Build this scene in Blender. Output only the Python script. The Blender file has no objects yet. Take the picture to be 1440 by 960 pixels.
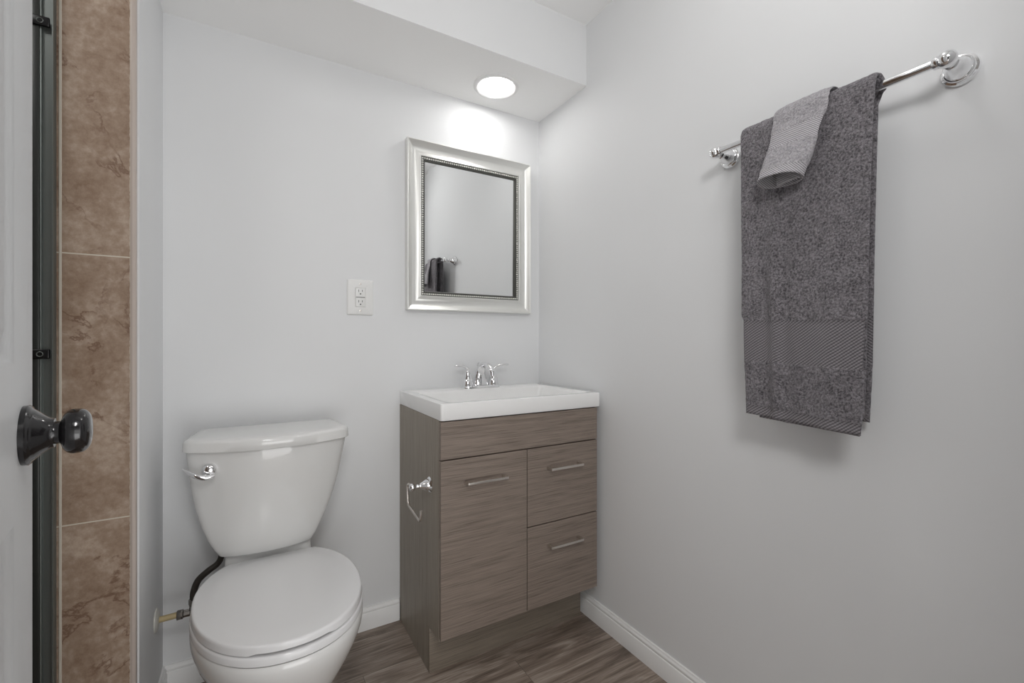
import bpy, bmesh, math, random
import numpy as np
from mathutils import Vector, Matrix, noise

random.seed(7)
S = bpy.context.scene
COL = S.collection
PI = math.pi

# ------------------------------------------------------------------ camera, world, lights, exposure
CAM = Vector((-1.125, -1.696, 1.0593))
YAW = 30.124
cd_ = bpy.data.cameras.new('camera')
cd_.sensor_width = 36.0
cd_.lens = 630.2 / 1440.0 * 36.0
cd_.shift_y = -1.2 / 1440.0
cd_.clip_start = 0.02
cam = bpy.data.objects.new('camera', cd_)
cam.location = CAM
cam.rotation_euler = (PI / 2, 0, math.radians(-YAW))
COL.objects.link(cam)
S.camera = cam

S.view_settings.view_transform = 'Standard'
S.view_settings.look = 'None'
S.view_settings.gamma = 1.0
S.view_settings.use_curve_mapping = False
S.view_settings.exposure = 0.08
try:
    S.cycles.max_bounces = 12
    S.cycles.diffuse_bounces = 8
    S.cycles.glossy_bounces = 6
    S.cycles.sample_clamp_indirect = 6.0
    S.cycles.use_denoising = True
except Exception:
    pass

W = bpy.data.worlds.new('world')
S.world = W
W.use_nodes = True
W.node_tree.nodes['Background'].inputs[0].default_value = (0.9, 0.95, 1.0, 1)
W.node_tree.nodes['Background'].inputs[1].default_value = 0.25


def area(name, loc, target, size, power, color=(1, 1, 1), shape='SQUARE', sy=None):
    l = bpy.data.lights.new(name, 'AREA')
    l.shape = shape
    l.size = size
    if sy:
        l.size_y = sy
    l.energy = power
    l.color = color
    o = bpy.data.objects.new(name, l)
    o.location = loc
    d = Vector(target) - Vector(loc)
    o.rotation_euler = d.to_track_quat('-Z', 'Y').to_euler()
    COL.objects.link(o)
    return o


LAMP_EMIT = 20.5
# room ceiling fixture and hallway lamp, plus added fill lamps without a visible source
gl = bpy.data.lights.new('room_globe_light', 'POINT')
gl.energy = 2.0
gl.shadow_soft_size = 0.08
gl.color = (1.0, 0.99, 0.975)
glo = bpy.data.objects.new('room_globe_light', gl)
glo.location = (-0.42, -1.20, 2.20)
COL.objects.link(glo)
area('shower_side_fill', (-1.85, -0.95, 2.25), (-1.0, -0.95, 1.2), 0.4, 3.5, (1.0, 0.99, 0.975))  # added fill from the shower side, brightens the right wall
area('hallway_light', (-1.15, -2.05, 1.9), (-0.2, -1.0, 0.7), 0.35, 8.5, (1.0, 0.99, 0.98))
area('hallway_low_fill', (-0.75, -2.5, 0.60), (-0.90, -1.0, 0.5), 1.3, 6.0, (1.0, 0.995, 0.985))  # added low fill shining in through the doorway
area('hallway_soft_fill', (-0.65, -2.75, 1.0), (-0.95, -1.0, 1.45), 1.4, 4.0, (1.0, 1.0, 1.0), 'RECTANGLE', 1.5)  # added broad soft fill from the hallway, not a window
area('hallway_up_fill', (-0.90, -2.5, 0.20), (-0.80, -0.9, 2.2), 1.5, 16.0, (1.0, 1.0, 1.0))  # added fill aimed upward to brighten soffit and ceiling

# ------------------------------------------------------------------ geometry constants
LX, ZC, ZS, BY = -1.357, 2.2848, 2.049, -0.3347


# ------------------------------------------------------------------ material helpers
def new_mat(name):
    m = bpy.data.materials.new(name)
    m.use_nodes = True
    nt = m.node_tree
    b = nt.nodes['Principled BSDF']
    return m, nt, b


def N(nt, typ, **kw):
    n = nt.nodes.new(typ)
    for k, v in kw.items():
        if k.startswith('i_'):
            key = k[2:]
            key = int(key) if key.isdigit() else key.replace('_', ' ')
            n.inputs[key].default_value = v
        else:
            setattr(n, k, v)
    return n


def coords(nt, scale=(1, 1, 1), kind='Object', rot=(0, 0, 0)):
    tc = N(nt, 'ShaderNodeTexCoord')
    mp = N(nt, 'ShaderNodeMapping')
    mp.inputs['Scale'].default_value = scale
    mp.inputs['Rotation'].default_value = rot
    nt.links.new(tc.outputs[kind], mp.inputs[0])
    return mp.outputs[0]


def ramp(nt, fac, stops):
    r = N(nt, 'ShaderNodeValToRGB')
    e = r.color_ramp.elements
    while len(e) < len(stops):
        e.new(0.5)
    for i, (p, c) in enumerate(stops):
        e[i].position = p
        e[i].color = (*c, 1) if len(c) == 3 else c
    nt.links.new(fac, r.inputs[0])
    return r.outputs[0]


def bump(nt, b, h, strength, dist=0.001):
    n = N(nt, 'ShaderNodeBump')
    n.inputs['Strength'].default_value = strength
    n.inputs['Distance'].default_value = dist
    nt.links.new(h, n.inputs['Height'])
    nt.links.new(n.outputs[0], b.inputs['Normal'])
    return n


def srgb(r, g, b):
    f = lambda c: (c / 255 / 12.92) if c / 255 <= 0.04045 else ((c / 255 + 0.055) / 1.055) ** 2.4
    return (f(r), f(g), f(b))


def plain(name, color, rough, metal=0.0, coat=0.0, ns=None, bs=0.0, spec=None):
    m, nt, b = new_mat(name)
    b.inputs['Base Color'].default_value = (*color, 1)
    b.inputs['Roughness'].default_value = rough
    b.inputs['Metallic'].default_value = metal
    b.inputs['Coat Weight'].default_value = coat
    if spec is not None:
        b.inputs['Specular IOR Level'].default_value = spec
    if ns:
        n = N(nt, 'ShaderNodeTexNoise', i_Scale=ns, i_Detail=3.0)
        nt.links.new(coords(nt), n.inputs['Vector'])
        bump(nt, b, n.outputs[0], bs)
    return m


def paint(name, color, rough=0.55):
    m, nt, b = new_mat(name)
    v = coords(nt)
    big = N(nt, 'ShaderNodeTexNoise', i_Scale=1.6, i_Detail=2.0)
    nt.links.new(v, big.inputs['Vector'])
    c0 = tuple(c * 0.985 for c in color)
    c1 = tuple(min(1, c * 1.015) for c in color)
    nt.links.new(ramp(nt, big.outputs[0], [(0.35, c0), (0.65, c1)]), b.inputs['Base Color'])
    b.inputs['Roughness'].default_value = rough
    b.inputs['Specular IOR Level'].default_value = 0.35
    n = N(nt, 'ShaderNodeTexNoise', i_Scale=260.0, i_Detail=3.0)
    nt.links.new(v, n.inputs['Vector'])
    bump(nt, b, n.outputs[0], 0.05, 0.0006)
    return m


M = {}
M['wall'] = paint('wall_paint', (0.745, 0.753, 0.762))
M['ceil'] = paint('ceiling_paint', (0.94, 0.94, 0.935), 0.7)
M['trim'] = plain('trim_paint', (0.84, 0.84, 0.835), 0.35, ns=60, bs=0.03)
M['porcelain'] = plain('porcelain', (0.72, 0.72, 0.71), 0.07, coat=0.3)
M['seat'] = plain('seat_plastic', (0.74, 0.74, 0.745), 0.13)
M['sink'] = plain('sink_gloss', (0.84, 0.84, 0.835), 0.12)
M['chrome'] = plain('chrome', (0.88, 0.88, 0.89), 0.05, 1.0)
M['satin'] = plain('brushed_nickel', (0.66, 0.62, 0.58), 0.28, 1.0)
M['plastic'] = plain('outlet_plastic', (0.78, 0.78, 0.77), 0.3)
M['slot'] = plain('dark_slot', (0.015, 0.015, 0.015), 0.6)
M['black_metal'] = plain('oil_rubbed_bronze', (0.012, 0.011, 0.012), 0.16, 0.4, coat=0.6)
M['jamb'] = plain('aluminium_dark_reflection', (0.20, 0.22, 0.21), 0.35, 0.6, ns=90, bs=0.02)  # dark reflection of the shower put into the metal's base colour
M['jamb_in'] = plain('dark_channel_inner', (0.035, 0.038, 0.036), 0.35, 0.3)
M['bumper'] = plain('black_rubber', (0.006, 0.006, 0.007), 0.25)
M['caulk'] = plain('caulk', (0.60, 0.55, 0.47), 0.5)
M['edge'] = plain('tile_edge_trim', (0.50, 0.43, 0.385), 0.35)
M['brass'] = plain('yellowed_pipe', (0.50, 0.40, 0.22), 0.4)
M['valve'] = plain('valve_metal', (0.30, 0.28, 0.26), 0.22, 1.0)
M['escutcheon'] = plain('escutcheon', (0.58, 0.57, 0.53), 0.3)
M['mirror'] = plain('mirror_glass', (0.86, 0.87, 0.87), 0.0, 1.0)
M['bead_dark'] = plain('bead_channel', (0.11, 0.11, 0.10), 0.4, 0.6)
M['bead'] = plain('silver_bead', (0.85, 0.84, 0.80), 0.3, 0.6)


def silver():
    m, nt, b = new_mat('champagne_silver_frame')
    b.inputs['Base Color'].default_value = (0.80, 0.80, 0.775, 1)
    b.inputs['Metallic'].default_value = 0.8
    b.inputs['Roughness'].default_value = 0.36
    n = N(nt, 'ShaderNodeTexNoise', i_Scale=500.0, i_Detail=2.0)
    nt.links.new(coords(nt), n.inputs['Vector'])
    bump(nt, b, n.outputs[0], 0.06, 0.0004)
    return m


M['silver'] = silver()


def laminate(name, axis, dark, light, seed=0.0):
    """fine linear-grain laminate; axis = direction the grain runs along"""
    m, nt, b = new_mat(name)
    tc = N(nt, 'ShaderNodeTexCoord')
    outs = []
    for k, (along, across) in enumerate(((2.6, 110.0), (7.0, 430.0), (11.0, 820.0))):
        mp = N(nt, 'ShaderNodeMapping')
        sc = [across] * 3
        sc['xyz'.index(axis)] = along
        mp.inputs['Scale'].default_value = sc
        mp.inputs['Location'].default_value = (seed + k * 3.1, seed, k * 1.7)
        nt.links.new(tc.outputs['Object'], mp.inputs[0])
        n = N(nt, 'ShaderNodeTexNoise', i_Scale=1.0, i_Detail=3.0, i_Roughness=0.6)
        nt.links.new(mp.outputs[0], n.inputs['Vector'])
        outs.append(n.outputs[0])
    mix = N(nt, 'ShaderNodeMix', data_type='FLOAT')
    mix.inputs[0].default_value = 0.58
    nt.links.new(outs[0], mix.inputs[2])
    nt.links.new(outs[1], mix.inputs[3])
    mix2 = N(nt, 'ShaderNodeMix', data_type='FLOAT')
    mix2.inputs[0].default_value = 0.42
    nt.links.new(mix.outputs[0], mix2.inputs[2])
    nt.links.new(outs[2], mix2.inputs[3])
    mid = tuple((a + c) / 2 for a, c in zip(dark, light))
    nt.links.new(ramp(nt, mix2.outputs[0], [(0.40, dark), (0.46, mid), (0.60, light)]), b.inputs['Base Color'])
    b.inputs['Roughness'].default_value = 0.48
    bump(nt, b, mix2.outputs[0], 0.25, 0.0006)
    return m


M['lam_h'] = laminate('grey_brown_laminate_horizontal', 'x', (0.120, 0.092, 0.075), (0.270, 0.220, 0.184))
M['lam_v'] = laminate('grey_brown_laminate_vertical', 'z', (0.190, 0.164, 0.130), (0.330, 0.290, 0.240), 5.0)
M['lam_k'] = laminate('toe_kick_laminate', 'x', (0.130, 0.107, 0.083), (0.260, 0.220, 0.176), 9.0)


def floor_mat():
    m, nt, b = new_mat('vinyl_plank')
    tc = N(nt, 'ShaderNodeTexCoord')
    mp = N(nt, 'ShaderNodeMapping')
    mp.inputs['Location'].default_value = (0.37, 0.055, 0)
    nt.links.new(tc.outputs['Object'], mp.inputs[0])
    br = N(nt, 'ShaderNodeTexBrick')
    br.offset = 0.37
    br.inputs['Scale'].default_value = 1.0
    br.inputs['Mortar Size'].default_value = 0.0007
    br.inputs['Brick Width'].default_value = 1.22
    br.inputs['Row Height'].default_value = 0.18
    br.inputs['Color1'].default_value = (0.1, 0.1, 0.1, 1)
    br.inputs['Color2'].default_value = (0.9, 0.9, 0.9, 1)
    br.inputs['Mortar'].default_value = (0.5, 0.5, 0.5, 1)
    nt.links.new(mp.outputs[0], br.inputs['Vector'])
    # distorted grain, offset per plank
    add = N(nt, 'ShaderNodeVectorMath', operation='MULTIPLY_ADD')
    add.inputs[1].default_value = (3.0, 7.0, 5.0)
    nt.links.new(br.outputs['Color'], add.inputs[0])
    nt.links.new(tc.outputs['Object'], add.inputs[2])
    mg = N(nt, 'ShaderNodeMapping')
    mg.inputs['Scale'].default_value = (1.8, 13.0, 1.0)
    nt.links.new(add.outputs[0], mg.inputs[0])
    n1 = N(nt, 'ShaderNodeTexNoise', i_Scale=1.0, i_Detail=6.0, i_Roughness=0.62, i_Distortion=1.6)
    nt.links.new(mg.outputs[0], n1.inputs['Vector'])
    mf = N(nt, 'ShaderNodeMapping')
    mf.inputs['Scale'].default_value = (8.0, 180.0, 1.0)
    nt.links.new(add.outputs[0], mf.inputs[0])
    n2 = N(nt, 'ShaderNodeTexNoise', i_Scale=1.0, i_Detail=4.0, i_Roughness=0.6, i_Distortion=0.4)
    nt.links.new(mf.outputs[0], n2.inputs['Vector'])
    mx = N(nt, 'ShaderNodeMix', data_type='FLOAT')
    mx.inputs[0].default_value = 0.38
    nt.links.new(n1.outputs[0], mx.inputs[2])
    nt.links.new(n2.outputs[0], mx.inputs[3])
    col = ramp(nt, mx.outputs[0], [(0.30, (0.080, 0.058, 0.045)), (0.43, (0.185, 0.143, 0.115)),
                                   (0.54, (0.320, 0.262, 0.218)), (0.66, (0.520, 0.450, 0.395))])
    var = N(nt, 'ShaderNodeMix', data_type='RGBA', blend_type='MULTIPLY')
    var.inputs[0].default_value = 1.0
    nt.links.new(col, var.inputs[6])
    nt.links.new(ramp(nt, br.outputs['Color'], [(0.0, (0.86, 0.85, 0.84)), (1.0, (1.05, 1.05, 1.05))]), var.inputs[7])
    seam = N(nt, 'ShaderNodeMix', data_type='RGBA')
    nt.links.new(br.outputs['Fac'], seam.inputs[0])
    nt.links.new(var.outputs[2], seam.inputs[6])
    seam.inputs[7].default_value = (0.10, 0.078, 0.062, 1)
    nt.links.new(seam.outputs[2], b.inputs['Base Color'])
    b.inputs['Roughness'].default_value = 0.42
    bump(nt, b, mx.outputs[0], 0.25, 0.0008)
    return m


M['floor'] = floor_mat()


def tile_mat():
    m, nt, b = new_mat('brown_stone_tile')
    tc = N(nt, 'ShaderNodeTexCoord')
    v = tc.outputs['Object']
    # domain warp
    w = N(nt, 'ShaderNodeTexNoise', i_Scale=5.0, i_Detail=4.0)
    nt.links.new(v, w.inputs['Vector'])
    wv = N(nt, 'ShaderNodeVectorMath', operation='MULTIPLY_ADD')
    wv.inputs[1].default_value = (0.22, 0.22, 0.22)
    nt.links.new(w.outputs['Color'], wv.inputs[0])
    nt.links.new(v, wv.inputs[2])
    n1 = N(nt, 'ShaderNodeTexNoise', i_Scale=9.0, i_Detail=8.0, i_Roughness=0.62)
    nt.links.new(wv.outputs[0], n1.inputs['Vector'])
    fg = N(nt, 'ShaderNodeTexNoise', i_Scale=70.0, i_Detail=5.0, i_Roughness=0.7)
    nt.links.new(v, fg.inputs['Vector'])
    fm = N(nt, 'ShaderNodeMix', data_type='FLOAT')
    fm.inputs[0].default_value = 0.40
    nt.links.new(n1.outputs[0], fm.inputs[2])
    nt.links.new(fg.outputs[0], fm.inputs[3])
    base = ramp(nt, fm.outputs[0], [(0.33, (0.215, 0.135, 0.085)), (0.49, (0.330, 0.238, 0.172)), (0.64, (0.480, 0.380, 0.300))])
    # brown veins where two warped noises cross their middle
    n2 = N(nt, 'ShaderNodeTexNoise', i_Scale=5.5, i_Detail=8.0, i_Roughness=0.60, i_Distortion=0.4)
    mo = N(nt, 'ShaderNodeMapping')
    mo.inputs['Location'].default_value = (3.3, 1.2, 0.45)
    nt.links.new(v, mo.inputs[0])
    nt.links.new(mo.outputs[0], n2.inputs['Vector'])
    vein = ramp(nt, n2.outputs[0], [(0.482, (0, 0, 0)), (0.499, (0.75, 0.75, 0.75)), (0.501, (0.75, 0.75, 0.75)), (0.518, (0, 0, 0))])
    n3 = N(nt, 'ShaderNodeTexNoise', i_Scale=8.0, i_Detail=3.0)
    nt.links.new(v, n3.inputs['Vector'])
    patch = ramp(nt, n3.outputs[0], [(0.43, (0, 0, 0)), (0.55, (1, 1, 1))])
    mk = N(nt, 'ShaderNodeMix', data_type='RGBA', blend_type='MULTIPLY')
    mk.inputs[0].default_value = 1.0
    nt.links.new(vein, mk.inputs[6])
    nt.links.new(patch, mk.inputs[7])
    mx = N(nt, 'ShaderNodeMix', data_type='RGBA')
    nt.links.new(mk.outputs[2], mx.inputs[0])
    nt.links.new(base, mx.inputs[6])
    mx.inputs[7].default_value = (0.135, 0.062, 0.032, 1)
    # grout: joints every 0.5984 m in height and 0.305 m in width
    sp = N(nt, 'ShaderNodeSeparateXYZ')
    nt.links.new(v, sp.inputs[0])

    def joint(sock, off, period, half):
        a = N(nt, 'ShaderNodeMath', operation='SUBTRACT')
        nt.links.new(sock, a.inputs[0])
        a.inputs[1].default_value = off - period * 20 - period / 2
        mo_ = N(nt, 'ShaderNodeMath', operation='MODULO')
        nt.links.new(a.outputs[0], mo_.inputs[0])
        mo_.inputs[1].default_value = period
        s = N(nt, 'ShaderNodeMath', operation='SUBTRACT')
        nt.links.new(mo_.outputs[0], s.inputs[0])
        s.inputs[1].default_value = period / 2
        ab = N(nt, 'ShaderNodeMath', operation='ABSOLUTE')
        nt.links.new(s.outputs[0], ab.inputs[0])
        lt = N(nt, 'ShaderNodeMath', operation='LESS_THAN')
        nt.links.new(ab.outputs[0], lt.inputs[0])
        lt.inputs[1].default_value = half
        return lt.outputs[0]
    j1 = joint(sp.outputs['Z'], 1.2528, 0.6015, 0.0014)
    j2 = joint(sp.outputs['X'], -1.3696, 0.305, 0.0012)
    j = N(nt, 'ShaderNodeMath', operation='MAXIMUM')
    nt.links.new(j1, j.inputs[0])
    nt.links.new(j2, j.inputs[1])
    g = N(nt, 'ShaderNodeMix', data_type='RGBA')
    nt.links.new(j.outputs[0], g.inputs[0])
    nt.links.new(mx.outputs[2], g.inputs[6])
    g.inputs[7].default_value = (0.62, 0.57, 0.48, 1)
    nt.links.new(g.outputs[2], b.inputs['Base Color'])
    b.inputs['Roughness'].default_value = 0.5
    bump(nt, b, n1.outputs[0], 0.25, 0.0012)
    return m


M['tile'] = tile_mat()


def door_mat():
    m, nt, b = new_mat('embossed_door_paint')
    b.inputs['Base Color'].default_value = (0.60, 0.605, 0.61, 1)
    b.inputs['Roughness'].default_value = 0.4
    n = N(nt, 'ShaderNodeTexNoise', i_Scale=1.0, i_Detail=3.0, i_Distortion=0.6)
    nt.links.new(coords(nt, (60, 260, 22)), n.inputs['Vector'])
    bump(nt, b, n.outputs[0], 0.35, 0.0007)
    return m


M['door'] = door_mat()


def terry(name, dark, light, weave=False):
    m, nt, b = new_mat(name)
    b.inputs['Roughness'].default_value = 1.0
    b.inputs['Specular IOR Level'].default_value = 0.1
    b.inputs['Sheen Weight'].default_value = 0.35
    b.inputs['Sheen Roughness'].default_value = 0.6
    b.inputs['Sheen Tint'].default_value = (0.8, 0.78, 0.82, 1)
    if not weave:
        v = coords(nt)
        n1 = N(nt, 'ShaderNodeTexNoise', i_Scale=230.0, i_Detail=3.0, i_Roughness=0.7)
        nt.links.new(v, n1.inputs['Vector'])
        n2 = N(nt, 'ShaderNodeTexNoise', i_Scale=38.0, i_Detail=3.0, i_Roughness=0.55)
        nt.links.new(v, n2.inputs['Vector'])
        mx = N(nt, 'ShaderNodeMix', data_type='FLOAT')
        mx.inputs[0].default_value = 0.20
        nt.links.new(n1.outputs[0], mx.inputs[2])
        nt.links.new(n2.outputs[0], mx.inputs[3])
        nt.links.new(ramp(nt, mx.outputs[0], [(0.36, dark), (0.64, light)]), b.inputs['Base Color'])
        bump(nt, b, n1.outputs[0], 1.0, 0.006)
    else:
        uv = N(nt, 'ShaderNodeTexCoord')
        outs = []
        K_ = 95.0 if weave == 'rib' else 64.0
        for ang, sc in ((math.radians(52), K_), (math.radians(-42), K_)):
            mp = N(nt, 'ShaderNodeMapping')
            mp.inputs['Rotation'].default_value = (0, 0, ang)
            nt.links.new(uv.outputs['UV'], mp.inputs[0])
            wv = N(nt, 'ShaderNodeTexWave', i_Scale=sc, i_Distortion=0.3, i_Detail=1.0)
            wv.inputs['Detail Scale'].default_value = 4.0
            nt.links.new(mp.outputs[0], wv.inputs['Vector'])
            outs.append(wv.outputs['Fac'])
        mn = N(nt, 'ShaderNodeMath', operation='MULTIPLY')
        nt.links.new(outs[0], mn.inputs[0])
        if weave == 'rib':
            mn.inputs[1].default_value = 0.9
        else:
            pw = N(nt, 'ShaderNodeMath', operation='POWER')
            nt.links.new(outs[1], pw.inputs[0])
            pw.inputs[1].default_value = 0.30
            nt.links.new(pw.outputs[0], mn.inputs[1])
        nt.links.new(ramp(nt, mn.outputs[0], [(0.0, tuple(c * 0.42 for c in dark)), (0.30, dark), (0.7, light)]), b.inputs['Base Color'])
        bump(nt, b, mn.outputs[0], 0.8, 0.0012)
    return m


M['terry'] = terry('charcoal_terry', (0.040, 0.036, 0.040), (0.300, 0.282, 0.300))
M['weave'] = terry('charcoal_dobby_weave', (0.185, 0.173, 0.184), (0.245, 0.230, 0.244), 'diamond')
M['terry2'] = terry('grey_washcloth_terry', (0.260, 0.250, 0.266), (0.560, 0.540, 0.566))
M['weave2'] = terry('grey_washcloth_weave', (0.400, 0.385, 0.405), (0.520, 0.500, 0.525), 'rib')


def lamp_mat():
    m, nt, b = new_mat('lit_diffuser')
    b.inputs['Base Color'].default_value = (1, 1, 1, 1)
    b.inputs['Emission Color'].default_value = (1.0, 0.985, 0.96, 1)
    b.inputs['Emission Strength'].default_value = LAMP_EMIT
    return m


M['lamp'] = lamp_mat()


# ------------------------------------------------------------------ object helpers
def wloc(o):
    v = Vector((0, 0, 0))
    while o is not None:
        v = v + o.location
        o = o.parent
    return v


def thing(name, label, cat, loc=(0, 0, 0), group=None):
    o = bpy.data.objects.new(name, None)
    o.empty_display_size = 0.05
    COL.objects.link(o)
    o.location = loc
    o['label'] = label
    o['category'] = cat
    if group:
        o['group'] = group
    return o


def finish(name, me, mats, parent, smooth, label):
    for m in (mats if isinstance(mats, (list, tuple)) else [mats]):
        me.materials.append(m)
    if smooth is not None:
        for p in me.polygons:
            p.use_smooth = True
        if smooth < 179:
            me.set_sharp_from_angle(angle=math.radians(smooth))
    o = bpy.data.objects.new(name, me)
    COL.objects.link(o)
    if parent is not None:
        off = wloc(parent)
        me.transform(Matrix.Translation(-off))
        o.parent = parent
    if label:
        o['label'] = label
    return o


def part(name, bm, mat, parent=None, smooth=35, label=None, recalc=True):
    """one mesh object, its shape given in world coordinates"""
    if recalc:
        bmesh.ops.recalc_face_normals(bm, faces=bm.faces)
    me = bpy.data.meshes.new(name)
    bm.to_mesh(me)
    bm.free()
    return finish(name, me, mat, parent, smooth, label)


def solo(name, bm, mat, label, cat, smooth=35, origin=None, group=None):
    o = part(name, bm, mat, None, smooth)
    o['label'] = label
    o['category'] = cat
    if group:
        o['group'] = group
    if origin:
        o.data.transform(Matrix.Translation(-Vector(origin)))
        o.location = origin
    return o


def struct(name, bm, mat, label=None, smooth=None):
    o = part(name, bm, mat, None, smooth)
    o['kind'] = 'structure'
    if label:
        o['label'] = label
    return o


def box(bm, x0, x1, y0, y1, z0, z1, bev=0.0, seg=2, mi=0):
    vs = [bm.verts.new((x, y, z)) for x in (x0, x1) for y in (y0, y1) for z in (z0, z1)]
    F = [(0, 1, 3, 2), (4, 6, 7, 5), (0, 4, 5, 1), (2, 3, 7, 6), (0, 2, 6, 4), (1, 5, 7, 3)]
    fs = [bm.faces.new([vs[i] for i in f]) for f in F]
    for f in fs:
        f.material_index = mi
    if bev > 0:
        es = list({e for f in fs for e in f.edges})
        bmesh.ops.bevel(bm, geom=es, offset=bev, segments=seg, affect='EDGES', profile=0.5)
    return bm


def nb():
    return bmesh.new()


def loft(bm, rings, cap0=True, cap1=True, closed=True, mi=0):
    """rings: lists of points with the same count"""
    R = [[bm.verts.new(p) for p in r] for r in rings]
    n = len(R[0])
    for a, b in zip(R[:-1], R[1:]):
        for i in range(n if closed else n - 1):
            j = (i + 1) % n
            f = bm.faces.new((a[i], a[j], b[j], b[i]))
            f.material_index = mi
    if cap0:
        bm.faces.new(R[0][::-1]).material_index = mi
    if cap1:
        bm.faces.new(R[-1]).material_index = mi
    return R


def frame_of(d):
    d = Vector(d).normalized()
    up = Vector((0, 0, 1)) if abs(d.z) < 0.9 else Vector((1, 0, 0))
    a = d.cross(up).normalized()
    return a, d.cross(a).normalized(), d


def lathe(bm, origin, axis, prof, seg=40, mi=0, sa=1.0, sb=1.0):
    """prof: (distance along axis, radius)"""
    a, b, d = frame_of(axis)
    o = Vector(origin)
    rings = []
    for h, r in prof:
        rings.append([o + d * h + (a * math.cos(t) * sa + b * math.sin(t) * sb) * max(r, 1e-5) for t in [2 * PI * k / seg for k in range(seg)]])
    loft(bm, rings, mi=mi)


def catmull(pts, n=8):
    P = [Vector(p) for p in pts]
    out = []
    for i in range(len(P) - 1):
        p0 = P[max(i - 1, 0)]
        p1, p2 = P[i], P[i + 1]
        p3 = P[min(i + 2, len(P) - 1)]
        for k in range(n):
            t = k / n
            out.append(0.5 * ((2 * p1) + (p2 - p0) * t + (2 * p0 - 5 * p1 + 4 * p2 - p3) * t * t + (3 * p1 - p0 - 3 * p2 + p3) * t ** 3))
    out.append(P[-1])
    return out


def tube(bm, pts, rad, seg=16, flat=None, n=8, mi=0):
    """rad: number or list per control point; flat = (sa, sb) cross-section scale"""
    C = catmull(pts, n) if n > 1 else [Vector(p) for p in pts]
    if isinstance(rad, (int, float)):
        R = [rad] * len(C)
    else:
        R = []
        for i in range(len(rad) - 1):
            for k in range(n):
                R.append(rad[i] + (rad[i + 1] - rad[i]) * k / n)
        R.append(rad[-1])
    rings = []
    a_prev = None
    for i, p in enumerate(C):
        d = (C[min(i + 1, len(C) - 1)] - C[max(i - 1, 0)]).normalized()
        if a_prev is None:
            a, b, _ = frame_of(d)
        else:
            a = (a_prev - d * a_prev.dot(d)).normalized()
            b = d.cross(a).normalized()
        a_prev = a
        sa, sb = flat or (1, 1)
        rings.append([p + (a * math.cos(t) * sa + b * math.sin(t) * sb) * R[i] for t in [2 * PI * k / seg for k in range(seg)]])
    loft(bm, rings, mi=mi)


def sphere(bm, c, r, su=20, sv=12, scale=(1, 1, 1)):
    m = Matrix.Translation(Vector(c)) @ Matrix.Diagonal((*scale, 1))
    bmesh.ops.create_uvsphere(bm, u_segments=su, v_segments=sv, radius=r, matrix=m)


# ------------------------------------------------------------------ room shell
YF, YH, XS = -1.75, -3.1, -2.25          # doorway wall, far end of the hallway, far side of the shower
struct('floor', box(nb(), XS - 0.1, 0.1, YH - 0.1, 0.1, -0.05, 0.0), M['floor'])
struct('ceiling', box(nb(), XS - 0.1, 0.1, YH - 0.1, 0.1, ZC, ZC + 0.05), M['ceil'])
struct('ceiling_beam', box(nb(), LX - 0.003, 0.0, BY, 0.0, ZS, ZC), [M['wall'], M['ceil']], 'boxed soffit along the ceiling over the mirror wall')
so = bpy.data.objects['ceiling_beam']
for p_ in so.data.polygons:
    if p_.normal.z < -0.9:
        p_.material_index = 1
struct('wall_back', box(nb(), LX - 0.05, 0.1, 0.0, 0.1, 0, ZC), M['wall'])
struct('wall_right', box(nb(), 0.0, 0.1, YH, 0.0, 0, ZC), M['wall'])
bm = box(nb(), XS, LX, -0.335, 0.0, 0, ZC)
es = [e for e in bm.edges if all(abs(v.co.x - LX) < 1e-5 and abs(v.co.y + 0.335) < 1e-5 for v in e.verts)]
bmesh.ops.bevel(bm, geom=es, offset=0.006, segments=4, affect='EDGES')
struct('wall_left', bm, M['wall'], smooth=30)
bm = box(nb(), XS, -1.3696, -0.347, -0.335, 0, ZC)
struct('wall_shower', bm, M['tile'], 'brown stone tile wall at the shower opening')
struct('wall_shower_side', box(nb(), XS - 0.1, XS, YF, -0.347, 0, ZC), M['tile'])
bm = nb()
DX0, DX1, DZ = -1.262, -0.52, 2.03
box(bm, XS, DX0, YF - 0.11, YF, 0, ZC)
box(bm, DX1, 0.0, YF - 0.11, YF, 0, ZC)
box(bm, DX0, DX1, YF - 0.11, YF, DZ, ZC)
struct('wall_front', bm, M['wall'])
M['hall'] = paint('hallway_dark_for_chrome', (0.10, 0.095, 0.09))  # unseen hallway walls made dark to give the chrome dark reflections
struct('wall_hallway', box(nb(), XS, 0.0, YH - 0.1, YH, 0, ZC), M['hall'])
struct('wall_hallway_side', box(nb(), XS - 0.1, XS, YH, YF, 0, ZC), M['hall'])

# tile edge trim between the tile and the painted wall corner
bm = nb()
pts = [(-1.3696, -0.335), (-1.3696, -0.349), (-1.3665, -0.3505), (-1.363, -0.350), (-1.360, -0.347), (-1.3595, -0.335)]
loft(bm, [[(x, y, 0) for x, y in pts], [(x, y, ZC) for x, y in pts]])
struct('trim_1', bm, M['edge'], 'beige edge trim closing the shower tile at the wall corner', smooth=40)
# ragged grout line along the trim
bm = nb()
rr = random.Random(3)
zs = np.arange(0, ZC, 0.0045)
rings = []
for z in zs:
    w = 0.0014 + rr.uniform(-0.0005, 0.0006)
    rings.append([(-1.3696 - w, -0.347, z), (-1.3696 - w, -0.3478, z), (-1.3690, -0.3482, z), (-1.3690, -0.347, z)])
loft(bm, rings)
struct('trim_2', bm, plain('grout', (0.62, 0.56, 0.48), 0.7), 'thin ragged grout line beside the tile edge trim')


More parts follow.
